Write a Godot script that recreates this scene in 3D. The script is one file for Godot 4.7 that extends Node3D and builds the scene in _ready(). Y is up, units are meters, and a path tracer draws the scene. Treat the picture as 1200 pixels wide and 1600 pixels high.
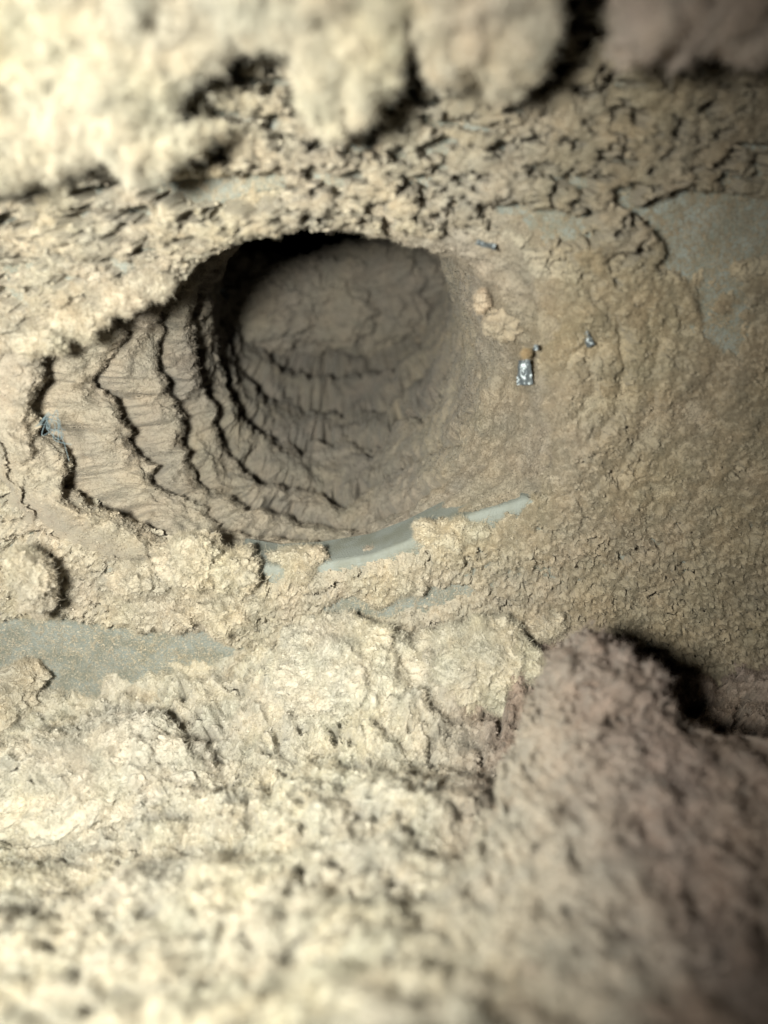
extends Node3D
# Looking through a lint-choked opening into a duct behind a painted metal wall, lit by one small flash.

const PITCH := 28.0
const DIST := 0.165
const TAN_HALF := 0.649
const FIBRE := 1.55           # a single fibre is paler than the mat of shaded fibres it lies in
var eye := Vector3.ZERO
var right := Vector3.RIGHT
var up := Vector3.UP
var ahead := Vector3.FORWARD
var rng := RandomNumberGenerator.new()
var names := {}
var noises := {}
var tuft_meshes: Array[ArrayMesh] = []
var M := {}

# ---------------------------------------------------------------- helpers

func ray(x: float, y: float) -> Vector3:
	return ahead + right * ((x - 600.0) / 800.0 * TAN_HALF) - up * ((y - 800.0) / 800.0 * TAN_HALF)

func on_plane(x: float, y: float, z: float) -> Vector3:      # where a sight line meets the plane z
	var d := ray(x, y)
	return eye + d * ((z - eye.z) / d.z)

func numbered(called: String) -> String:
	if not names.has(called):
		names[called] = 0
		return called
	names[called] += 1
	return "%s_%03d" % [called, names[called]]

func tag(o: Node, label: String, category := "", group := "", kind := "") -> void:
	o.set_meta("label", label)
	if category: o.set_meta("category", category)
	if group: o.set_meta("group", group)
	if kind: o.set_meta("kind", kind)

func obj(called: String, mesh: Mesh, mat: Material, parent: Node = self) -> MeshInstance3D:
	var o := MeshInstance3D.new()
	o.name = numbered(called) if parent == self else called
	o.mesh = mesh
	o.material_override = mat
	parent.add_child(o, true)
	return o

func thing(called: String, at := Vector3.ZERO) -> Node3D:
	var o := Node3D.new()
	o.name = numbered(called)
	o.position = at
	add_child(o, true)
	return o

func fbm(size_mm: float, seed_: int, octaves := 4, gain := 0.5) -> FastNoiseLite:
	var n := FastNoiseLite.new()
	n.noise_type = FastNoiseLite.TYPE_SIMPLEX_SMOOTH
	n.frequency = 1.0 / size_mm
	n.seed = seed_
	n.fractal_type = FastNoiseLite.FRACTAL_FBM
	n.fractal_octaves = octaves
	n.fractal_gain = gain
	return n

func cells(size_mm: float, seed_: int, kind := FastNoiseLite.RETURN_DISTANCE, octaves := 1) -> FastNoiseLite:
	var n := FastNoiseLite.new()
	n.noise_type = FastNoiseLite.TYPE_CELLULAR
	n.frequency = 1.0 / size_mm
	n.seed = seed_
	n.cellular_distance_function = FastNoiseLite.DISTANCE_EUCLIDEAN
	n.cellular_return_type = kind
	n.cellular_jitter = 1.0
	if octaves > 1:
		n.fractal_type = FastNoiseLite.FRACTAL_FBM
		n.fractal_octaves = octaves
	else:
		n.fractal_type = FastNoiseLite.FRACTAL_NONE
	n.domain_warp_enabled = true
	n.domain_warp_frequency = 0.7 / size_mm
	n.domain_warp_amplitude = size_mm * 0.5
	n.domain_warp_fractal_octaves = 2
	return n

func grain(size_mm: float, seed_: int) -> FastNoiseLite:
	return fbm(size_mm * 0.85, seed_, 2)

func bump(n: FastNoiseLite, q: Vector3) -> float:      # low where a soft round crumb sits, high in the gaps
	return 0.24 - 0.52 * sstep(-0.14, 0.34, n.get_noise_3dv(q))

func sd_poly(p: Vector2, poly: PackedVector2Array) -> float:   # positive inside
	var best := 1e9
	var n := poly.size()
	for i in n:
		var c := Geometry2D.get_closest_point_to_segment(p, poly[i], poly[(i + 1) % n])
		best = minf(best, p.distance_squared_to(c))
	best = sqrt(best)
	return best if Geometry2D.is_point_in_polygon(p, poly) else -best

class Field:
	var x0: float
	var y0: float
	var step: float
	var nx: int
	var ny: int
	var d := PackedFloat32Array()
	func _init(a: float, b: float, c: float, e: float, s: float, f: Callable) -> void:
		x0 = a; y0 = b; step = s
		nx = int((c - a) / s) + 2
		ny = int((e - b) / s) + 2
		d.resize(nx * ny)
		for j in ny:
			for i in nx:
				d[j * nx + i] = f.call(a + i * s, b + j * s)
	func at(x: float, y: float) -> float:
		var fx := clampf((x - x0) / step, 0.0, nx - 1.001)
		var fy := clampf((y - y0) / step, 0.0, ny - 1.001)
		var i := int(fx)
		var j := int(fy)
		fx -= i; fy -= j
		var k := j * nx + i
		return lerpf(lerpf(d[k], d[k + 1], fx), lerpf(d[k + nx], d[k + nx + 1], fx), fy)

# A grid of points (Vector3.INF leaves a hole) as a smooth mesh, kept with its points for planting fibres.
func sheet(nx: int, ny: int, place: Callable, tint: Callable, flip := false) -> Dictionary:
	var v := PackedVector3Array()
	v.resize(nx * ny)
	for j in ny:
		for i in nx:
			v[j * nx + i] = place.call(i / float(nx - 1), j / float(ny - 1))
	var ok := PackedByteArray()
	ok.resize(nx * ny)
	for k in nx * ny:
		ok[k] = 1 if v[k].x < 1e9 else 0
	var n := PackedVector3Array()
	n.resize(nx * ny)
	var col := PackedColorArray()
	col.resize(nx * ny)
	var idx := PackedInt32Array()
	idx.resize((nx - 1) * (ny - 1) * 6)
	var m := 0
	for j in ny:
		for i in nx:
			var k := j * nx + i
			if not ok[k]:
				v[k] = Vector3.ZERO
				n[k] = Vector3.UP
				continue
			var a := k - 1 if i > 0 and ok[k - 1] else k
			var b := k + 1 if i < nx - 1 and ok[k + 1] else k
			var c := k - nx if j > 0 and ok[k - nx] else k
			var d := k + nx if j < ny - 1 and ok[k + nx] else k
			var nn := (v[b] - v[a]).cross(v[c] - v[d])
			if flip: nn = -nn
			n[k] = nn.normalized() if nn.length_squared() > 1e-20 else Vector3.BACK
			col[k] = tint.call(v[k])
			if i < nx - 1 and j < ny - 1 and ok[k + 1] and ok[k + nx] and ok[k + nx + 1]:
				if flip:
					idx[m] = k; idx[m + 1] = k + nx; idx[m + 2] = k + 1
					idx[m + 3] = k + 1; idx[m + 4] = k + nx; idx[m + 5] = k + nx + 1
				else:
					idx[m] = k; idx[m + 1] = k + 1; idx[m + 2] = k + nx
					idx[m + 3] = k + 1; idx[m + 4] = k + nx + 1; idx[m + 5] = k + nx
				m += 6
	idx.resize(m)
	var arr := []
	arr.resize(Mesh.ARRAY_MAX)
	arr[Mesh.ARRAY_VERTEX] = v
	arr[Mesh.ARRAY_NORMAL] = n
	arr[Mesh.ARRAY_COLOR] = col
	arr[Mesh.ARRAY_INDEX] = idx
	var me := ArrayMesh.new()
	me.add_surface_from_arrays(Mesh.PRIMITIVE_TRIANGLES, arr)
	return {"mesh": me, "v": v, "n": n, "c": col, "ok": ok}

# Little knots of curled fibre: thin ribbons springing from one point.
func make_tufts() -> void:
	for kind in 4:
		var v := PackedVector3Array()
		var idx := PackedInt32Array()
		for f in 10:
			var p := Vector3(rng.randfn(0, 0.25), 0.0, rng.randfn(0, 0.25)) * 0.001
			var d := Vector3(rng.randfn(0, 1.0), rng.randf_range(0.2, 1.2), rng.randfn(0, 1.0)).normalized()
			var curl := Vector3(rng.randfn(), rng.randfn(), rng.randfn()).normalized() * rng.randf_range(0.5, 1.3)
			var w := rng.randf_range(0.000016, 0.000036)
			var segs := 4
			var side := d.cross(Vector3(rng.randfn(), rng.randfn(), rng.randfn())).normalized()
			var len := rng.randf_range(0.0007, 0.0019) / segs
			var first := v.size()
			for s in segs + 1:
				var t := 1.0 - 0.6 * s / segs
				v.append(p - side * w * t)
				v.append(p + side * w * t)
				p += d * len
				d = (d.rotated(curl.normalized(), curl.length() * 0.7)).normalized()
			for s in segs:
				var k := first + s * 2
				idx.append_array(PackedInt32Array([k, k + 1, k + 2, k + 1, k + 3, k + 2]))
		var arr := []
		arr.resize(Mesh.ARRAY_MAX)
		arr[Mesh.ARRAY_VERTEX] = v
		arr[Mesh.ARRAY_INDEX] = idx
		var me := ArrayMesh.new()
		me.add_surface_from_arrays(Mesh.PRIMITIVE_TRIANGLES, arr)
		tuft_meshes.append(me)

func fibres(s: Dictionary, count: int, size: float, parent: Node, keep = null, facing := -2.0) -> void:
	var v: PackedVector3Array = s.v
	var n: PackedVector3Array = s.n
	var c: PackedColorArray = s.c
	var ok: PackedByteArray = s.ok
	var b := PackedFloat32Array()
	b.resize(count * 16)
	var made := 0
	var tries := 0
	while made < count and tries < count * 6:
		tries += 1
		var k := rng.randi_range(0, v.size() - 1)
		if not ok[k] or n[k].z < facing: continue
		var p := v[k]
		if keep != null and not keep.call(p): continue
		var y := n[k]
		y = (y + Vector3(rng.randfn(0, 0.5), rng.randfn(0, 0.5), rng.randfn(0, 0.5))).normalized()
		var x := y.cross(Vector3(rng.randfn(), rng.randfn(), rng.randfn())).normalized()
		var z := x.cross(y)
		var q := size * exp(rng.randfn(0, 0.35))
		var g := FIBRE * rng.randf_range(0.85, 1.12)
		var o := made * 16
		b[o] = x.x * q; b[o + 1] = y.x * q; b[o + 2] = z.x * q; b[o + 3] = p.x
		b[o + 4] = x.y * q; b[o + 5] = y.y * q; b[o + 6] = z.y * q; b[o + 7] = p.y
		b[o + 8] = x.z * q; b[o + 9] = y.z * q; b[o + 10] = z.z * q; b[o + 11] = p.z
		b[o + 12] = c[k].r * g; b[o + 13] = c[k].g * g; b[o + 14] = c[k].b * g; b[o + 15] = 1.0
		made += 1
	b.resize(made * 16)
	if made < 4: return
	var mm := MultiMesh.new()
	mm.transform_format = MultiMesh.TRANSFORM_3D
	mm.use_colors = true
	mm.mesh = tuft_meshes[rng.randi_range(0, 3)]
	mm.instance_count = made
	mm.buffer = b
	var o := MultiMeshInstance3D.new()
	o.name = "lint_fibres"
	o.multimesh = mm
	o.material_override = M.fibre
	o.set_meta("kind", "stuff")
	parent.add_child(o, true)

# A fluffy lump: a ball of points pushed about by noise measured in millimetres. size = half extents in metres.
func lump(at: Vector3, size: Vector3, seed_: int, detail: int, tint: Callable, rough := 1.0) -> Dictionary:
	var mean := (size.x + size.y + size.z) / 3.0 * 1000.0
	var big := fbm(mean * 1.1, seed_, 2)
	var mid := fbm(5.0, seed_ + 3, 4, 0.5)
	var puff := grain(clampf(mean * 0.7, 2.5, 6.5), seed_ + 5)
	var puff2 := grain(2.0, seed_ + 7)
	var fine := fbm(0.9, seed_ + 9, 3, 0.6)
	var off := Vector3(seed_ % 97, seed_ % 61, seed_ % 43)
	var place := func(a: float, b: float) -> Vector3:
		var th := a * TAU
		var ph := b * PI
		var d := Vector3(-sin(ph) * cos(th), cos(ph), sin(ph) * sin(th))
		var q := d * size * 1000.0
		var h := (0.45 if mean < 6.0 else 0.3) * mean * big.get_noise_3dv(q + off) + rough * (minf(0.3 * mean, 1.9) * mid.get_noise_3dv(q) - minf(0.4 * mean, 2.0) * bump(puff, q) - minf(0.15 * mean, 0.8) * bump(puff2, q) + 0.55 * fine.get_noise_3dv(q))
		var side := Vector3(mid.get_noise_3dv(q + Vector3(31, 0, 0)), mid.get_noise_3dv(q + Vector3(0, 57, 0)), mid.get_noise_3dv(q + Vector3(0, 0, 83))) * minf(0.22 * mean, 1.2)
		side += Vector3(fine.get_noise_3dv(q + Vector3(31, 0, 0)), fine.get_noise_3dv(q + Vector3(0, 57, 0)), fine.get_noise_3dv(q + Vector3(0, 0, 83))) * minf(0.1 * mean, 0.3)
		return at + d * size + (d * h + side * rough) * 0.001
	return sheet(detail * 2, detail, place, tint)

# Crumbs of lint too small to count, strewn over a sheet.
func crumbs(s: Dictionary, count: int, size: float, parent: Node, keep = null) -> void:
	var v: PackedVector3Array = s.v
	var n: PackedVector3Array = s.n
	var c: PackedColorArray = s.c
	var ok: PackedByteArray = s.ok
	var b := PackedFloat32Array()
	b.resize(count * 16)
	var made := 0
	var tries := 0
	while made < count and tries < count * 6:
		tries += 1
		var k := rng.randi_range(0, v.size() - 1)
		if not ok[k]: continue
		if keep != null and not keep.call(v[k]): continue
		var q := size * minf(exp(rng.randfn(0, 0.5)), 1.9)
		var bs := Basis(Vector3(rng.randfn(), rng.randfn(), rng.randfn()).normalized(), rng.randf() * TAU).scaled(Vector3(q * rng.randf_range(0.6, 1.5), q * rng.randf_range(0.5, 1.0), q * rng.randf_range(0.6, 1.5)))
		var p := v[k] + n[k] * q * 0.0003
		var g := rng.randf_range(0.9, 1.15)
		var o := made * 16
		b[o] = bs.x.x; b[o + 1] = bs.y.x; b[o + 2] = bs.z.x; b[o + 3] = p.x
		b[o + 4] = bs.x.y; b[o + 5] = bs.y.y; b[o + 6] = bs.z.y; b[o + 7] = p.y
		b[o + 8] = bs.x.z; b[o + 9] = bs.y.z; b[o + 10] = bs.z.z; b[o + 11] = p.z
		b[o + 12] = c[k].r * g; b[o + 13] = c[k].g * g; b[o + 14] = c[k].b * g; b[o + 15] = 1.0
		made += 1
	b.resize(made * 16)
	if made < 9: return
	if not M.has("crumb"):
		M.crumb = lump(Vector3.ZERO, Vector3.ONE * 0.001, 5, 8, func(_p): return Color.WHITE, 1.5).mesh
	var mm := MultiMesh.new()
	mm.transform_format = MultiMesh.TRANSFORM_3D
	mm.use_colors = true
	mm.mesh = M.crumb
	mm.instance_count = made
	mm.buffer = b
	var o := MultiMeshInstance3D.new()
	o.name = "lint_crumbs"
	o.multimesh = mm
	o.material_override = M.lint
	o.set_meta("kind", "stuff")
	parent.add_child(o, true)

func sstep(a: float, b: float, x: float) -> float:
	var t := clampf((x - a) / (b - a), 0.0, 1.0)
	return t * t * (3.0 - 2.0 * t)

func V(list: Array) -> PackedVector2Array:
	var p := PackedVector2Array()
	for i in range(0, list.size(), 2):
		p.append(Vector2(list[i], list[i + 1]))
	return p

# ---------------------------------------------------------------- colour of the lint: a mix of faded fibres

var hue_a := fbm(26.0, 71, 3)
var hue_b := fbm(9.0, 72, 3)
var hue_c := fbm(2.2, 73, 2)

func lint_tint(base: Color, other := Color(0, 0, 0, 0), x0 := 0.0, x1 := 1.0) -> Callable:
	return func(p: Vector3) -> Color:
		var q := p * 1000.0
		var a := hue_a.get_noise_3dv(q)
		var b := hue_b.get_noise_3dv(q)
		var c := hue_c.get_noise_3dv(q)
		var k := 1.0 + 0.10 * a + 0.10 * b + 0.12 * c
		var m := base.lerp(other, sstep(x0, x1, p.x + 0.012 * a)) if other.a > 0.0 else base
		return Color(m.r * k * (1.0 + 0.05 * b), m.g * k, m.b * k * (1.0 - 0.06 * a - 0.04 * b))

# ---------------------------------------------------------------- scene

func _ready() -> void:
	rng.seed = 20250
	var t0 := Time.get_ticks_msec()
	# camera
	var p := deg_to_rad(PITCH)
	eye = Vector3(0, DIST * sin(p), DIST * cos(p))
	ahead = -eye.normalized()
	right = Vector3.RIGHT
	up = right.cross(ahead)
	var cam := Camera3D.new()
	cam.name = "camera"
	var lens := CameraAttributesPhysical.new()
	lens.frustum_focal_length = 12.0 / TAN_HALF
	lens.frustum_focus_distance = 0.172
	lens.frustum_near = 0.005
	lens.frustum_far = 20.0
	lens.exposure_aperture = 5.8
	cam.attributes = lens
	cam.near = 0.005
	cam.far = 20.0
	add_child(cam)
	cam.look_at_from_position(eye, Vector3.ZERO, Vector3.UP)
	cam.current = true
	# dark surroundings
	var we := WorldEnvironment.new()
	we.name = "surroundings"
	var env := Environment.new()
	env.background_mode = Environment.BG_COLOR
	env.background_color = Color.BLACK
	env.tonemap_mode = Environment.TONE_MAPPER_LINEAR
	env.tonemap_exposure = 1.0
	env.sdfgi_enabled = true
	env.ssao_enabled = true
	env.ssil_enabled = true
	we.environment = env
	add_child(we)
	# the flash, left of and behind the lens
	var flash := SpotLight3D.new()
	flash.name = "flash"
	flash.light_color = Color(1.0, 0.982, 0.905)
	flash.light_energy = 0.102
	flash.light_size = 0.006
	flash.spot_range = 3.0
	flash.spot_attenuation = 2.0
	flash.spot_angle = 51.0
	flash.spot_angle_attenuation = 1.0
	flash.shadow_enabled = true
	add_child(flash)
	flash.look_at_from_position(eye + Vector3(-0.038, 0.011, 0.022), on_plane(170, 800, 0.0), Vector3.UP)

	materials()
	make_tufts()
	wall()
	print("wall ", Time.get_ticks_msec() - t0)
	duct()
	print("duct ", Time.get_ticks_msec() - t0)
	hanging()
	print("hanging ", Time.get_ticks_msec() - t0)
	bank()
	print("bank ", Time.get_ticks_msec() - t0)
	tufts()
	scraps()
	print("done ", Time.get_ticks_msec() - t0, " fov ", cam.fov)

func materials() -> void:
	var lint := StandardMaterial3D.new()
	lint.vertex_color_use_as_albedo = true
	lint.roughness = 1.0
	lint.metallic_specular = 0.1
	lint.rim_enabled = true
	lint.rim = 0.25
	lint.rim_tint = 0.7
	var nt := NoiseTexture2D.new()
	nt.width = 512; nt.height = 512; nt.seamless = true
	nt.noise = fbm(14.0, 5, 4, 0.65)
	lint.heightmap_enabled = true
	lint.heightmap_texture = nt
	lint.heightmap_scale = 0.04
	lint.uv1_triplanar = true
	lint.uv1_world_triplanar = true
	lint.uv1_scale = Vector3.ONE * 40.0
	M.lint = lint
	var f := StandardMaterial3D.new()
	f.vertex_color_use_as_albedo = true
	f.roughness = 0.9
	f.metallic_specular = 0.15
	f.backlight_enabled = true
	f.backlight = Color(0.9, 0.9, 0.9)
	M.fibre = f
	var metal := StandardMaterial3D.new()
	metal.albedo_color = Color(0.235, 0.262, 0.260).linear_to_srgb()
	metal.roughness = 0.55
	metal.metallic = 0.1
	metal.metallic_specular = 0.4
	var grit := NoiseTexture2D.new()
	grit.width = 512; grit.height = 512; grit.seamless = true
	grit.noise = fbm(7.0, 15, 3, 0.6)
	metal.heightmap_enabled = true
	metal.heightmap_texture = grit
	metal.heightmap_scale = 0.02
	metal.uv1_triplanar = true
	metal.uv1_scale = Vector3.ONE * 30.0
	var stain := NoiseTexture2D.new()
	stain.width = 512; stain.height = 512; stain.seamless = true
	stain.noise = fbm(150.0, 19, 6, 0.65)
	var ramp := Gradient.new()
	ramp.set_color(0, Color(0.90, 0.885, 0.85))
	ramp.set_color(1, Color(1, 1, 1))
	ramp.set_offset(0, 0.25); ramp.set_offset(1, 0.65)
	stain.color_ramp = ramp
	metal.albedo_texture = stain
	metal.roughness = 0.75
	M.metal = metal
	var foil := StandardMaterial3D.new()
	foil.albedo_color = Color(0.75, 0.8, 0.85)
	foil.metallic = 1.0
	foil.roughness = 0.25
	M.foil = foil

# the opening's outline on the wall, in photo coordinates
var rim := V([262, 445, 300, 405, 350, 375, 410, 355, 470, 345, 540, 346, 620, 353, 700, 362, 760, 378, 803, 405, 828, 450, 838, 520, 838, 600, 836, 680, 832, 740, 818, 786, 760, 802, 700, 820, 640, 850, 580, 873, 500, 886, 430, 890, 380, 882, 300, 868, 240, 862, 180, 852, 120, 826, 60, 790, 25, 740, 8, 680, 10, 610, 40, 550, 90, 512, 150, 492, 210, 472])
var bare := [
	[V([255, 288, 300, 276, 440, 270, 462, 300, 410, 318, 300, 314]), 1.5],
	[V([740, 318, 800, 312, 860, 325, 925, 335, 925, 362, 860, 370, 780, 358]), 1.2],
	[V([985, 320, 1040, 296, 1130, 298, 1185, 312, 1215, 350, 1215, 395, 1150, 405, 1128, 425, 1165, 455, 1150, 545, 1108, 530, 1075, 450, 1035, 380]), 2.2],
	[V([5, 405, 70, 395, 85, 412, 20, 425]), 0.6],
	[V([395, 900, 400, 850, 520, 840, 600, 826, 640, 815, 720, 780, 800, 760, 840, 780, 800, 803, 740, 828, 640, 866, 560, 880, 470, 902]), 1.6],
	[V([500, 945, 560, 925, 640, 915, 730, 908, 745, 925, 680, 948, 600, 962, 520, 968]), 1.5],
	[V([-80, 985, 30, 962, 140, 968, 230, 985, 330, 985, 375, 1015, 320, 1045, 230, 1062, 150, 1088, 60, 1110, -80, 1120]), 2.0],
	[V([330, 1008, 420, 1000, 430, 1020, 350, 1035]), 0.5],
	[V([690, 880, 830, 870, 960, 860, 980, 890, 800, 920, 700, 915]), 0.25],
]
var rim_f: Field
var bare_f: Field

func wall() -> void:
	rim_f = Field.new(-220, -20, 1420, 1220, 8, func(x, y): return -sd_poly(Vector2(x, y), rim))
	bare_f = Field.new(-220, -20, 1420, 1220, 8, func(x, y):
		var b := -1.0
		for e in bare:
			var v := clampf(sd_poly(Vector2(x, y), e[0]) / 28.0 + 0.25, -1.0, 1.0)
			b = maxf(b, v * e[1] if v > 0.0 else v)
		return b)
	# the painted sheet metal, with the opening cut out and a short turned-in lip
	var nth := 360
	var ring := [-0.010, -0.0015, 0.0, 0.003, 0.02, 0.08, 0.3]
	var c0 := Vector2(470, 615)
	var hole := outline(c0, nth)
	var place := func(a: float, b: float) -> Vector3:
		var k := int(roundf(a * (nth - 1))) % (nth - 1)
		var j := int(roundf(b * (ring.size() - 1)))
		var e: Vector2 = hole[k]
		var w := on_plane(e.x, e.y, 0.0)
		var cw := on_plane(c0.x, c0.y, 0.0)
		var d := (w - cw).normalized()
		if not (e.y > 778.0 and e.x > 370.0): w += d * 0.006
		if ring[j] < 0.0:
			return w + Vector3(0, 0, ring[j]) - d * 0.0006
		return w + d * ring[j]
	var white := func(_p): return Color.WHITE
	var s := sheet(nth, ring.size(), place, white)
	var o := obj("metal_wall", s.mesh, M.metal)
	tag(o, "blue grey painted sheet metal wall around the duct opening, showing through the lint", "", "", "structure")

	# the crust of lint upon it
	var coarse := fbm(13.0, 1, 3)
	var clump := grain(4.6, 2)
	var small := grain(1.7, 3)
	var pits := fbm(6.2, 4, 4, 0.55)
	var fine := fbm(0.9, 6, 3, 0.6)
	var mid := fbm(3.0, 7, 3, 0.55)
	var x0 := -130.0
	var x1 := 1330.0
	var y0 := -60.0
	var y1 := 1120.0
	var lay := func(a: float, b: float) -> Vector3:
		var x := lerpf(x0, x1, a)
		var y := lerpf(y0, y1, b)
		var r := rim_f.at(x, y)
		var rw := sstep(620, 800, x)
		if r < -14.0 and rw == 0.0:
			return Vector3.INF
		var base := on_plane(x, y, 0.0)
		var q := base * 1000.0
		var top := sstep(440.0, 330.0, y) * sstep(1350, 1000, x)
		var lft := sstep(330.0, 120.0, x) * sstep(900, 700, y)
		var low := sstep(780.0, 860.0, y)
		var felt := sstep(760, 860, x) * sstep(300, 400, y) * sstep(880, 760, y)
		var bm := bare_f.at(x, y)
		var n1 := coarse.get_noise_3dv(q)
		var n2 := mid.get_noise_3dv(q)
		var cut := lerpf(-14.0, 14.0 + 34.0 * n1 + 16.0 * n2, rw)
		if r < cut: return Vector3.INF
		var cl := bump(clump, q)
		var sm := bump(small, q)
		var pt := pits.get_noise_3dv(Vector3(q.x, q.y * 1.5, q.z))
		var thick := 2.4 + 6.5 * top + 2.6 * lft - 0.6 * felt + 0.8 * low
		var cover := 0.75 + 0.45 * n1 - 1.55 * maxf(bm + 0.45 * n2 + 0.2 * n1, -0.12)
		var h := thick * clampf(cover, -0.6, 1.2)
		h += (1.5 * (1.0 - felt * 0.5)) * (-cl) + (1.0 - 0.15 * felt) * (1.2 + 0.7 * low) * (-sm)
		h += 0.9 * n2 + (0.6 - 0.2 * felt) * fine.get_noise_3dv(q)
		# torn holes in the thick crust
		h -= (top + 0.7 * lft) * 13.0 * sstep(0.09, 0.19, pt) + (0.3 + top) * 4.0 * sstep(0.22, 0.36, n2)
		h -= (1.0 - top) * (1.0 - lft) * (3.0 + 2.0 * low) * sstep(0.30, 0.44, pt) * (1.0 - 0.25 * felt)
		# rings of felt round the right side of the opening
		if felt > 0.02:
			var rr := Vector2((x - 830.0), (y - 560.0) * 0.85).length() + 40.0 * n1 + 14.0 * n2
			h += felt * 3.0 * n1 + felt * (1.6 + 2.2 * sstep(-0.2, 0.3, n2)) * (pow(absf(sin(rr * PI / 48.0)), 0.45) - 0.6) * sstep(300, 190, rr)
			h -= felt * 3.2 * exp(-pow((x - 972.0 + (y - 570.0) * (y - 570.0) * 0.0012 + 10.0 * n2) / 7.0, 2)) * sstep(85, 50, absf(y - 580.0))
		h = maxf(h, lerpf(-1.2, 0.25 + 0.3 * n2, felt * sstep(0.0, -0.5, bm)))
		h = lerpf(h, minf(h, 0.5 + h * sstep(cut, cut + 60.0, r)), rw)
		# rolls over the edge into the opening
		var edge := clampf(-(r - 16.0 - 30.0 * sstep(330, 180, x)) / (30.0 + 30.0 * sstep(330, 180, x)), 0.0, 1.0) * (1.0 - rw)
		var soft := maxf(sstep(600, 860, x), sstep(330, 180, x))
		h -= edge * edge * (5.0 + 4.0 * soft)
		if bm > 0.2 and r < 3.0: return Vector3.INF
		return base + Vector3(0.3 * n2 * 0.001 * thick, 0.4 * fine.get_noise_3dv(q + Vector3(50, 0, 0)) * 0.001, h * 0.001)
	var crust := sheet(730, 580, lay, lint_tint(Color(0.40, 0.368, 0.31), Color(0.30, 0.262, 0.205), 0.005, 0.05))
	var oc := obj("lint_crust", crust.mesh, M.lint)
	tag(oc, "crust of beige lint matted over the metal wall around the opening", "", "", "stuff")
	fibres(crust, 225000, 0.46, oc, func(q): return q.z > 0.0004 and (q.y < 0.048 or q.z > 0.0035), 0.5)
	crumbs(crust, 45000, 0.13, oc, func(q): return q.z > 0.0)
	# loose grains of dust lying on the bare metal
	var dust := crust.duplicate()
	var dv: PackedVector3Array = dust.v.duplicate()
	var dn: PackedVector3Array = dust.n.duplicate()
	for k in dv.size():
		if dust.ok[k] and (dv[k].z > 0.0 or rim_dist(dv[k]) < 3.0): dv[k] = Vector3(9, 9, 9)
		dv[k].z = minf(dv[k].z, 0.0) if dv[k].z < 0.0 else dv[k].z
		if dv[k].x < 5.0: dv[k].z = 0.0
		dn[k] = Vector3.BACK
	dust.v = dv
	dust.n = dn
	crumbs(dust, 45000, 0.085, oc, func(q): return q.x < 5.0)
	fibres(dust, 22000, 0.5, oc, func(q): return q.x < 5.0)

func rim_dist(w: Vector3) -> float:
	var c := w - eye
	var k := 1.0 / c.dot(ahead)
	return rim_f.at(600.0 + c.dot(right) * k / TAN_HALF * 800.0, 800.0 - c.dot(up) * k / TAN_HALF * 800.0)

func outline(c: Vector2, n: int) -> PackedVector2Array:
	var out := PackedVector2Array()
	for k in n:
		var th := TAU * k / (n - 1)
		var far := c + Vector2(cos(th), sin(th)) * 2000.0
		var best := c
		var bd := 0.0
		for i in rim.size():
			var hit = Geometry2D.segment_intersects_segment(c, far, rim[i], rim[(i + 1) % rim.size()])
			if hit != null and c.distance_to(hit) > bd:
				bd = c.distance_to(hit)
				best = hit
		out.append(best)
	return out

# left, right, top, bottom (photo coordinates) and depth in metres of the rings down the duct
var rings := [
	[10, 850, 335, 885, 0.0], [88, 832, 330, 872, 0.008], [200, 808, 322, 850, 0.018], [264, 785, 310, 818, 0.030],
	[312, 740, 300, 768, 0.046], [330, 712, 290, 690, 0.068], [345, 700, 284, 600, 0.105], [355, 694, 280, 520, 0.150], [360, 690, 276, 470, 0.2]]

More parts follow.
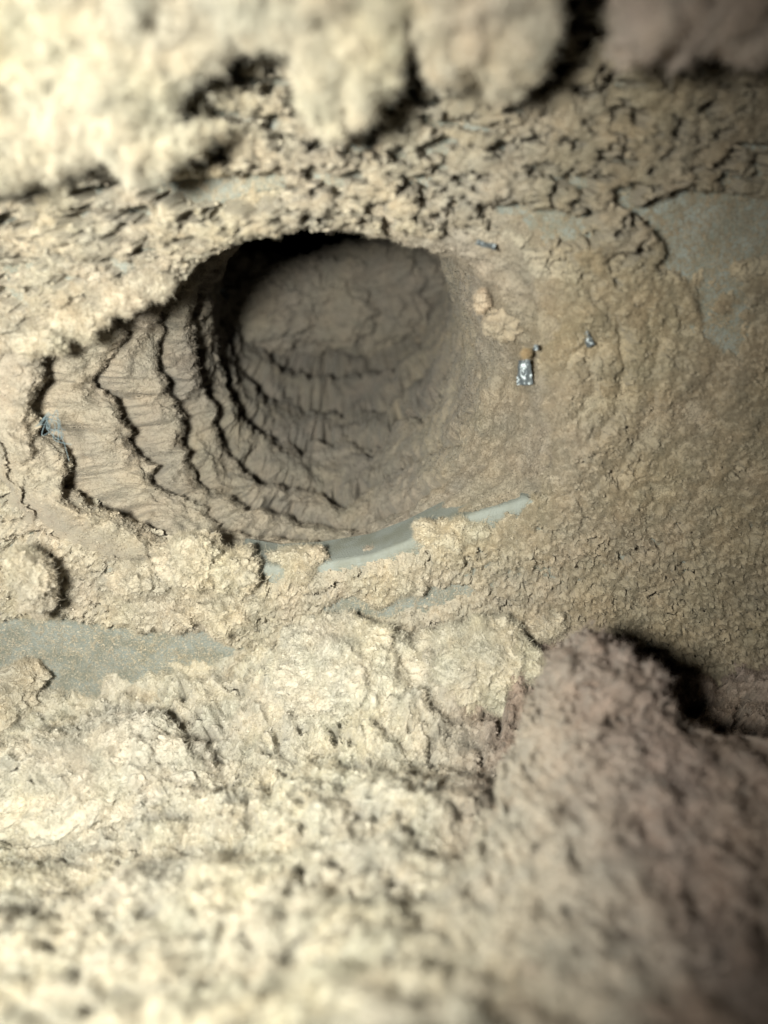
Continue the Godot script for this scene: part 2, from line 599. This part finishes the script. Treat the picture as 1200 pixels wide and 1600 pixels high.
func duct() -> void:
	var d := thing("lint_lined_duct")
	tag(d, "round duct in the wall opening, lined with grey brown lint ridges running into darkness", "duct")
	var nth := 720
	var c0 := Vector2(430, 610)
	var hole := outline(c0, 721)
	var warp := fbm(24.0, 31, 3)
	var n_big := fbm(16.0, 32, 3)
	var rag := fbm(2.6, 38, 4, 0.6)
	var crack := cells(13.0, 33, FastNoiseLite.RETURN_DISTANCE2_SUB)
	var n_mid := fbm(4.0, 34, 4, 0.55)
	var n_fine := fbm(0.9, 35, 3, 0.6)
	var puff := grain(2.4, 36)
	var spot := func(th: float, s: float) -> Array:
		var i := clampi(int(floorf(s)), 0, rings.size() - 2)
		var f := s - i
		var l := lerpf(rings[i][0], rings[i + 1][0], f)
		var r := lerpf(rings[i][1], rings[i + 1][1], f)
		var t := lerpf(rings[i][2], rings[i + 1][2], f)
		var b := lerpf(rings[i][3], rings[i + 1][3], f)
		var z := -lerpf(rings[i][4], rings[i + 1][4], f) * lerpf(1.0, 0.42, sstep(0.1, 0.9, cos(th)) * sstep(6.0, 3.0, s))
		var c := Vector2((l + r) / 2, (t + b) / 2)
		var e := c + Vector2(cos(th) * (r - l) / 2, sin(th) * (b - t) / 2)
		if s < 1.0:
			var k := fposmod(th, TAU) / TAU * 720.0
			var h0: Vector2 = hole[int(k)].lerp(hole[mini(int(k) + 1, 720)], k - floorf(k))
			e = h0.lerp(e, sstep(-0.2, 1.0, s)) if s > 0.0 else h0 + (h0 - c) * (-s) * lerpf(0.12, 0.5, sstep(0.2, 0.8, cos(th)))
			var st := sstep(760, 790, h0.y) * sstep(350, 400, h0.x)
			if s <= 0.0: e = e.lerp(h0 + (c - h0) * 0.01, st)
			z -= 0.0022 * (1.0 - s) * st
			z += 0.0008 * (1.0 - maxf(s, 0.0)) * sstep(0.2, 0.8, cos(th)) + 0.006 * minf(s, 0.0)
			z += 0.0058 * (1.0 - s) * sstep(0.0, 0.7, -cos(th)) * sstep(-0.35, 0.0, s)
		return [on_plane(e.x, e.y, z), on_plane(c.x, c.y, z)]
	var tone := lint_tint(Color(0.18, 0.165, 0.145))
	var bounds := [-0.35, 1.0, 2.0, 3.0, 4.0, 5.0, 8.0]
	for part in bounds.size() - 1:
		var s0: float = bounds[part]
		var s1: float = bounds[part + 1]
		var place := func(a: float, b: float) -> Vector3:
			var th := a * TAU
			var ph := lerpf(s0, s1, b)
			var circ := Vector3(cos(th) * 40.0, sin(th) * 40.0, ph * 6.0)
			var w := warp.get_noise_3dv(circ)
			var s := ph + (0.66 * w + 0.22 * rag.get_noise_3dv(circ * 0.55)) * sstep(0.0, 0.5, ph)
			var pc: Array = spot.call(th, s)
			var base: Vector3 = pc[0]
			var ctr: Vector3 = pc[1]
			var nrm := ((ctr - base).normalized() + Vector3(0, 0, 0.55)).normalized()
			var q := base * 1000.0
			var left := 0.5 - 0.5 * cos(th - 0.0) # 1 on the left, 0 on the right
			var lowl := maxf(0.0, cos(th - PI * 0.80))
			var amp := (0.8 + 8.5 * lowl + 0.8 * left + 3.0 * maxf(0.0, sin(th))) * sstep(7.0, 3.5, ph)
			var f := ph - floorf(ph)
			if ph >= 5.0:
				f = fposmod((ph - 5.0) * 1.6 + 0.5 * w, 1.0)
				amp = 8.0 * maxf(0.0, cos(th - PI * 0.55))
			var pil := pow(maxf(sin(PI * f), 0.0), 0.7)
			if ph < 0.0: pil = 0.0
			var cr := crack.get_noise_3dv(q + Vector3(0, 0, floorf(ph) * 37.0)) + 1.0
			var h := amp * (pil - 0.75) * clampf(0.85 + 1.6 * rag.get_noise_3dv(circ * 0.13 + Vector3(9, 4, 2)), 0.25, 1.4)
			h += 0.9 * lowl * (sstep(0.0, 0.16, cr) - 1.0) * pil * sstep(-0.25, 0.15, w)
			h -= (3.0 + 4.5 * lowl) * sstep(-0.5, 0.4, cos(th - PI * 0.66)) * exp(-pow(minf(f, 1.0 - f) / 0.095, 2)) * clampf(0.6 + 3.4 * rag.get_noise_3dv(circ * 0.2), 0.0, 1.8) if ph > 0.0 and ph < 5.5 else 0.0
			h += 2.6 * n_big.get_noise_3dv(q) + (1.2 if part == 0 else 0.45) * n_mid.get_noise_3dv(q) - (0.4 + 0.5 * sstep(-0.2, 0.8, cos(th - PI * 0.6))) * sstep(6.0, 4.5, ph) * bump(puff, q) * (1.35 - pil)
			h += 0.4 * n_fine.get_noise_3dv(q)
			return base + nrm * (h * 0.001)
		var rows := 56
		if part == 0: rows = 84
		if part == 5: rows = 110
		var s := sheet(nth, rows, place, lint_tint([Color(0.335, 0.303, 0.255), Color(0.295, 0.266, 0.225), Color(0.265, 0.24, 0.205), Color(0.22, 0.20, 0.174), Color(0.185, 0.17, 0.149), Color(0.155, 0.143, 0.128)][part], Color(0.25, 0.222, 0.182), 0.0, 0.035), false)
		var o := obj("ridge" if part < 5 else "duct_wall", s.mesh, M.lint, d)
		if part == 0: crumbs(s, 9000, 0.15, o)
		fibres(s, [36000, 24000, 18000, 15000, 12000, 16000][part], 0.42, o)

	# heaps of lint far down the duct
	for e in [
		[440, 482, 150, 78, 0.128, "dim brown heap of lint deep in the duct, left of the other"],
		[590, 456, 130, 84, 0.138, "dim brown heap of lint deep in the duct, under the top rim on the right"]]:
		var at := on_plane(e[0], e[1], -e[4])
		var k := (on_plane(e[0] + 100, e[1], -e[4]) - at).length() / 100.0
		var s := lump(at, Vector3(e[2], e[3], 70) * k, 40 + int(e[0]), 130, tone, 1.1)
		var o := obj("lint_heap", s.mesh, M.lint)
		tag(o, e[5], "lint heap", "heaps of lint deep in the duct")
		fibres(s, 7000, 0.35, o)

func hang_sheet(poly: PackedVector2Array, z0: float, lean: float, round_px: float, round_mm: float, seed_: int, step: float, base: Color, holes: Array, push := Vector3(0, 0, 1), ragged := 1.0, other := Color(0, 0, 0, 0), x0 := 0.0, x1 := 1.0) -> Dictionary:
	var lo := poly[0]
	var hi := poly[0]
	for q in poly:
		lo = lo.min(q)
		hi = hi.max(q)
	lo -= Vector2(24, 24)
	hi += Vector2(24, 24)
	var f := Field.new(lo.x, lo.y, hi.x, hi.y, 6, func(x, y):
		var v := sd_poly(Vector2(x, y), poly)
		for hl in holes:
			v = minf(v, -sd_poly(Vector2(x, y), hl))
		return v)
	var wob := fbm(7.0, seed_, 4, 0.6)
	var big := fbm(17.0, seed_ + 1, 3)
	var puff := grain(5.0, seed_ + 2)
	var puff2 := grain(1.8, seed_ + 3)
	var fine := fbm(1.2, seed_ + 4, 3, 0.6)
	var place := func(a: float, b: float) -> Vector3:
		var x := lerpf(lo.x, hi.x, a)
		var y := lerpf(lo.y, hi.y, b)
		var w := on_plane(x, y, z0 + lean * (hi.y - y) * 0.001)
		var q := w * 1000.0
		var sd := f.at(x, y) + ragged * (-9.0 + 30.0 * wob.get_noise_3dv(q) + 14.0 * fine.get_noise_3dv(q))
		if sd < -4.0:
			return Vector3.INF
		var t := clampf(sd / round_px, 0.0, 1.0)
		var z := -round_mm * (1.0 - sqrt(maxf(0.0, 1.0 - (1.0 - t) * (1.0 - t))))
		var pf := bump(puff, q)
		z += 6.5 * big.get_noise_3dv(q) - 4.5 * pf - 6.0 * sstep(0.16, 0.4, wob.get_noise_3dv(q * 1.0 + Vector3(90, 0, 0))) - 1.3 * bump(puff2, q) + 3.2 * wob.get_noise_3dv(q) + 1.0 * fine.get_noise_3dv(q)
		return w + push * (z * 0.001)
	return sheet(int((hi.x - lo.x) / step), int((hi.y - lo.y) / step), place, lint_tint(base, other, x0, x1))

func hanging() -> void:
	var cream := Color(0.45, 0.43, 0.378)
	var a := V([-160, -140, 655, -140, 660, -20, 645, 40, 636, 100, 622, 152, 592, 190, 552, 200, 532, 236, 500, 232, 470, 206, 456, 178, 456, 92, 405, 62, 338, 72, 306, 130, 322, 178, 318, 214, 292, 252, 252, 266, 214, 304, 182, 306, 140, 272, 92, 270, 40, 300, -20, 310, -160, 320])
	var hole := V([232, 158, 262, 132, 304, 136, 312, 172, 286, 204, 244, 198])
	var s := hang_sheet(a, 0.030, 0.020, 70, 9, 501, 2.0, cream, [hole])
	var o := obj("hanging_lint", s.mesh, M.lint)
	tag(o, "thick bright cream lint hanging in ragged lobes over the opening, upper left", "lint", "lint hanging from above")
	fibres(s, 90000, 0.62, o)
	var b := V([640, -140, 905, -140, 892, 0, 884, 96, 842, 140, 800, 152, 775, 150, 742, 122, 700, 130, 676, 120, 645, 70])
	s = hang_sheet(b, 0.032, 0.03, 60, 9, 521, 2.4, Color(0.45, 0.42, 0.37), [])
	o = obj("hanging_lint", s.mesh, M.lint)
	tag(o, "blurred greyish lobe of lint hanging at the top, between two dark gaps", "lint", "lint hanging from above")
	fibres(s, 14000, 0.7, o)
	var c := V([985, -140, 1360, -140, 1360, 95, 1220, 88, 1150, 72, 1090, 92, 1040, 88, 1005, 100, 985, 70, 978, 0])
	s = hang_sheet(c, 0.038, 0.03, 60, 9, 541, 2.6, Color(0.42, 0.37, 0.34), [])
	o = obj("hanging_lint", s.mesh, M.lint)
	tag(o, "dim mauve grey lint hanging in the upper right corner", "lint", "lint hanging from above")
	fibres(s, 14000, 0.7, o)

var bank_y := [940.0, 1000.0, 1100.0, 1200.0, 1300.0, 1400.0, 1500.0, 1600.0, 1700.0, 1800.0]
var bank_z := [-0.006, 0.001, 0.017, 0.034, 0.054, 0.073, 0.089, 0.102, 0.111, 0.117]

func bank_at(x: float, y: float) -> Vector3:
	var sh := 75.0 * sstep(620, 120, x) + 40.0 * sstep(800, 1150, x)
	var yy := y - sh
	var k := 0
	while k < bank_y.size() - 2 and yy > bank_y[k + 1]: k += 1
	var z := lerpf(bank_z[k], bank_z[k + 1], (yy - bank_y[k]) / (bank_y[k + 1] - bank_y[k]))
	return on_plane(x, y, z)

func bank() -> void:
	var big := fbm(22.0, 601, 3)
	var mid := fbm(7.0, 602, 4, 0.55)
	var puff := grain(6.0, 603)
	var puff2 := grain(2.2, 604)
	var fine := fbm(1.0, 605, 3, 0.6)
	var pit := fbm(7.0, 606, 3)
	var nrm := Vector3(0, 0.93, 0.37)
	var humps := [[545, 1090, 130, 70, 9.0], [750, 1075, 110, 70, 8.0], [140, 1240, 230, 60, 10.0], [560, 1290, 200, 50, 7.0], [300, 1420, 160, 60, 6.0], [90, 1480, 150, 60, 6.0]]
	var place := func(a: float, b: float) -> Vector3:
		var x := lerpf(-170, 1370, a)
		var y := lerpf(985, 1760, b)
		var w := bank_at(x, y)
		var q := w * 1000.0
		var h := 8.0 * big.get_noise_3dv(q) + 4.6 * mid.get_noise_3dv(q) - 3.7 * bump(puff, q) - 1.4 * bump(puff2, q) + 0.6 * fine.get_noise_3dv(q)
		h -= (8.0 + 4.0 * sstep(700, 1000, x)) * sstep(0.20, 0.36, pit.get_noise_3dv(q))
		h *= 0.45 + 0.55 * sstep(1000, 1130, y)
		for u in humps:
			h += u[4] * exp(-pow((x - u[0]) / u[2], 2) - pow((y - u[1]) / u[3], 2))
		return w + nrm * (h * 0.001)
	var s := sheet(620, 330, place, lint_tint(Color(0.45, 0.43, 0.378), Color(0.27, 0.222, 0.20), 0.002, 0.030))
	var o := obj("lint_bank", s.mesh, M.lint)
	tag(o, "broad pale bank of lint filling the foreground below the opening", "lint bank")
	fibres(s, 150000, 0.66, o)
	crumbs(s, 20000, 0.13, o)
	# mounds that stand up from it
	for e in [
		[545, 1065, 115, 85, 0.022, 0.0, "bright cream mound of lint at the bottom of the opening, under the bare metal strip", Color(0.47, 0.45, 0.395)],
		[745, 1050, 100, 75, 0.020, 0.0, "pale mound of lint right of the brightest mound, with dark pits on its right", Color(0.45, 0.428, 0.37)],
		[150, 1235, 190, 85, 0.036, 0.0, "wide soft mound of lint in the left foreground, below the bare metal patch", Color(0.46, 0.438, 0.385)]]:
		var at := bank_at(e[0], e[1]) + nrm * 0.003
		var k := (bank_at(e[0] + 100, e[1]) - bank_at(e[0], e[1])).length() / 100.0
		var m := lump(at, Vector3(e[2] * k, e[3] * k * 0.9, e[3] * k), int(e[0]), 150, lint_tint(e[7]), 1.0)
		var om := obj("lint_mound", m.mesh, M.lint)
		tag(om, e[6], "lint mound", "mounds on the lint bank")
		fibres(m, 17000, 0.68, om)
		crumbs(m, 3000, 0.13, om)
	# the near clump, out of focus at the lower right
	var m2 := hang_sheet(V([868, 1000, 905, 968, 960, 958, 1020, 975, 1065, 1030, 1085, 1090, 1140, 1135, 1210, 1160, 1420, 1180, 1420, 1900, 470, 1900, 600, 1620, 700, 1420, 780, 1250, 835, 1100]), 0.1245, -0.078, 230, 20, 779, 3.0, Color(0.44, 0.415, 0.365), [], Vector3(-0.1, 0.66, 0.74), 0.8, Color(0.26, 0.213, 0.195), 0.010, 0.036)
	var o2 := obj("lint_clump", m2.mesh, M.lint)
	tag(o2, "large blurred mauve brown clump of lint nearest the camera, lower right", "lint clump")
	fibres(m2, 30000, 0.6, o2)
	crumbs(m2, 5000, 0.14, o2)

func tufts() -> void:
	var list := [
		[50, 904, 25, 58, 0.014, "pale upright tuft of lint standing at the left edge with a dark shadow beside it"],
		[300, 875, 46, 40, 0.004, "round lint tuft on the lower rim of the opening, above the bare metal"],
		[215, 905, 40, 30, 0.003, "low lint tuft between the upright tuft and the rim tufts"],
		[365, 890, 36, 32, 0.003, "lint tuft at the left end of the bare metal strip"],
		[250, 955, 70, 26, 0.003, "long flat tuft of lint lying just above the left bare metal patch"],
		[345, 955, 52, 28, 0.003, "tuft of lint beside the long flat one, nearer the middle"],
		[40, 1055, 30, 24, 0.004, "small grey lint tuft on the bare metal at the left edge"],
		[10, 1100, 40, 40, 0.006, "dark sided lint tuft in the left corner under the bare metal"],
		[640, 905, 30, 20, 0.002, "little lint tuft between the two bare metal strips"],
		[470, 895, 22, 14, 0.0015, "tiny lint tuft on the bare metal strip, left part"],
		[700, 835, 55, 18, 0.001, "flat lint tuft lapping over the top edge of the bare metal strip"],
		[470, 870, 40, 16, -0.001, "smooth pale lint tuft where the ridges meet the metal strip"],
	]
	list.append_array([
		[240, 440, 30, 20, 0.002, "rounded lint tuft on the upper left rim where the black crescent begins"],
		[186, 466, 34, 20, 0.003, "rounded lint tuft on the left rim above the ridges, next to the first"],
		[122, 498, 44, 20, 0.003, "flat lint tuft on the left rim, furthest from the black crescent but one"],
		[62, 532, 40, 22, 0.003, "flat lint tuft at the far left end of the rim above the ridges"],
		[590, 930, 26, 14, 0.001, "small crumbly lint tuft between the bare strips, left of centre"],
		[850, 975, 30, 20, 0.003, "lint tuft at the foot of the wall just left of the mauve clump"]])
	for e in list:
		var at := on_plane(e[0], e[1], e[4])
		var k := (on_plane(e[0] + 100, e[1], e[4]) - at).length() / 100.0
		var s := lump(at, Vector3(e[2], e[3], minf(e[2], e[3]) * (4.6 if e[0] == 52 else 1.2)) * k, int(e[0] * 3 + e[1]), 80, lint_tint(Color(0.47, 0.445, 0.39) if e[0] == 52 else Color(0.40, 0.368, 0.31)), 0.35 if e[0] == 52 else 0.8)
		var o := obj("lint_tuft", s.mesh, M.lint)
		tag(o, e[5], "lint tuft", "tufts of lint round the opening")
		fibres(s, int(e[2] * e[3] * 1.9) + 500, 0.58, o)
		crumbs(s, int(e[2] * e[3] * 0.35) + 60, 0.18, o)

# a crumpled bit of foil or film, a few millimetres long
func scrap(at: Vector3, w: float, h: float, turn: Vector3, crumple: float, seed_: int) -> ArrayMesh:
	var n := fbm(1.6, seed_, 2)
	var bs := Basis.from_euler(turn)
	var place := func(a: float, b: float) -> Vector3:
		var q := Vector3((a - 0.5) * w * (0.75 + 0.3 * b), (0.5 - b) * h, 0)
		var k := q * 1000.0
		q += Vector3(n.get_noise_2d(k.x, k.y + 9) * 0.4, n.get_noise_2d(k.x + 7, k.y) * 0.4, n.get_noise_2d(k.x, k.y) + 0.9 * pow(absf(a - 0.5) * 2.0, 2)) * crumple * 0.001
		return at + bs * q
	return sheet(14, 16, place, func(_p): return Color.WHITE).mesh

func thread(points: Array, radius: float) -> ArrayMesh:
	var c := Curve3D.new()
	for k in points.size():
		var t: Vector3 = (points[mini(k + 1, points.size() - 1)] - points[maxi(k - 1, 0)]) / 6.0
		c.add_point(points[k], -t, t)
	c.bake_interval = 0.0003
	var b := c.get_baked_points()
	var place := func(u: float, v: float) -> Vector3:
		var k := int(roundf(v * (b.size() - 1)))
		var d := (b[mini(k + 1, b.size() - 1)] - b[maxi(k - 1, 0)]).normalized()
		var x := d.cross(Vector3(0.3, 0.2, 1)).normalized()
		var y := d.cross(x)
		return b[k] + (x * cos(u * TAU) + y * sin(u * TAU)) * radius * (0.5 if k == 0 or k == b.size() - 1 else 1.0)
	return sheet(7, b.size(), place, func(_p): return Color.WHITE).mesh

func plain(c: Color, rough := 0.8) -> StandardMaterial3D:
	var m := StandardMaterial3D.new()
	m.albedo_color = c.linear_to_srgb()
	m.roughness = rough
	m.metallic_specular = 0.3
	return m

func scraps() -> void:
	var film := plain(Color(0.15, 0.18, 0.21), 0.45)
	film.metallic = 0.6
	film.metallic_specular = 0.9
	for e in [
		[820, 582, 0.0008, 24, 38, Vector3(-0.25, -0.35, 0.15), 0.45, "crumpled silvery scrap caught in the lint at the right edge of the opening"],
		[919, 530, 0.0024, 12, 24, Vector3(-0.35, -0.3, 0.5), 0.4, "small bright curl of foil in the felted lint right of the larger scrap"],
		[760, 383, 0.0030, 34, 10, Vector3(-0.7, -0.3, -0.25), 0.4, "thin pale sliver of foil by the upper right rim of the opening"],
		[352, 460, -0.085, 24, 10, Vector3(-0.6, -0.5, -0.5), 0.5, "tiny glinting sliver of foil inside the duct, far left"],
		[838, 543, 0.0040, 9, 9, Vector3(-0.4, -0.5, 0.2), 0.3, "speck of foil just above the crumpled silvery scrap"]]:
		var at := on_plane(e[0], e[1], e[2])
		var k := (on_plane(e[0] + 100, e[1], e[2]) - at).length() / 100.0
		var o := obj("foil_scrap", scrap(at, e[3] * k, e[4] * k, e[5], e[6], int(e[0])), film)
		tag(o, e[7], "foil scrap", "bits of foil in the lint")
	var flake := obj("white_flake", scrap(bank_at(305, 1382) + Vector3(0, 0.004, 0.004), 0.0026, 0.0015, Vector3(-0.8, -0.3, 0.5), 0.6, 3), plain(Color(0.42, 0.45, 0.46), 0.4))
	tag(flake, "blurred white flake lying on the pale lint, lower left foreground", "flake")
	var t := thing("blue_thread")
	tag(t, "little tangle of thin pale blue threads on the outermost left ridge", "thread")
	var blue := plain(Color(0.17, 0.235, 0.28))
	for k in 7:
		var pts := []
		for i in 5:
			pts.append(on_plane(64 + i * 9 + rng.randfn(0, 6), 655 + i * 8 + rng.randfn(0, 14), 0.001 + rng.randf() * 0.003))
		obj("strand", thread(pts, 0.00006), blue, t)
	for e in [
		[752, 470, -0.005, 12, 18, "small pale pellet of lint on the right wall of the opening", Color(0.42, 0.36, 0.29)],
		[786, 503, -0.0068, 30, 28, "smooth round pad of lint just below the pale pellet", Color(0.33, 0.285, 0.225)],
		[822, 553, 0.001, 5, 4, "tiny tan crumb of lint above the silvery scrap", Color(0.33, 0.27, 0.19)]]:
		var at := on_plane(e[0], e[1], e[2])
		var kk := (on_plane(e[0] + 100, e[1], e[2]) - at).length() / 100.0
		var m := lump(at, Vector3(e[3], e[4], e[3]) * kk, int(e[0]), 70, lint_tint(e[6]), 0.3)
		var o := obj("lint_pellet", m.mesh, M.lint)
		tag(o, e[5], "lint pellet")
		fibres(m, 600, 0.4, o)
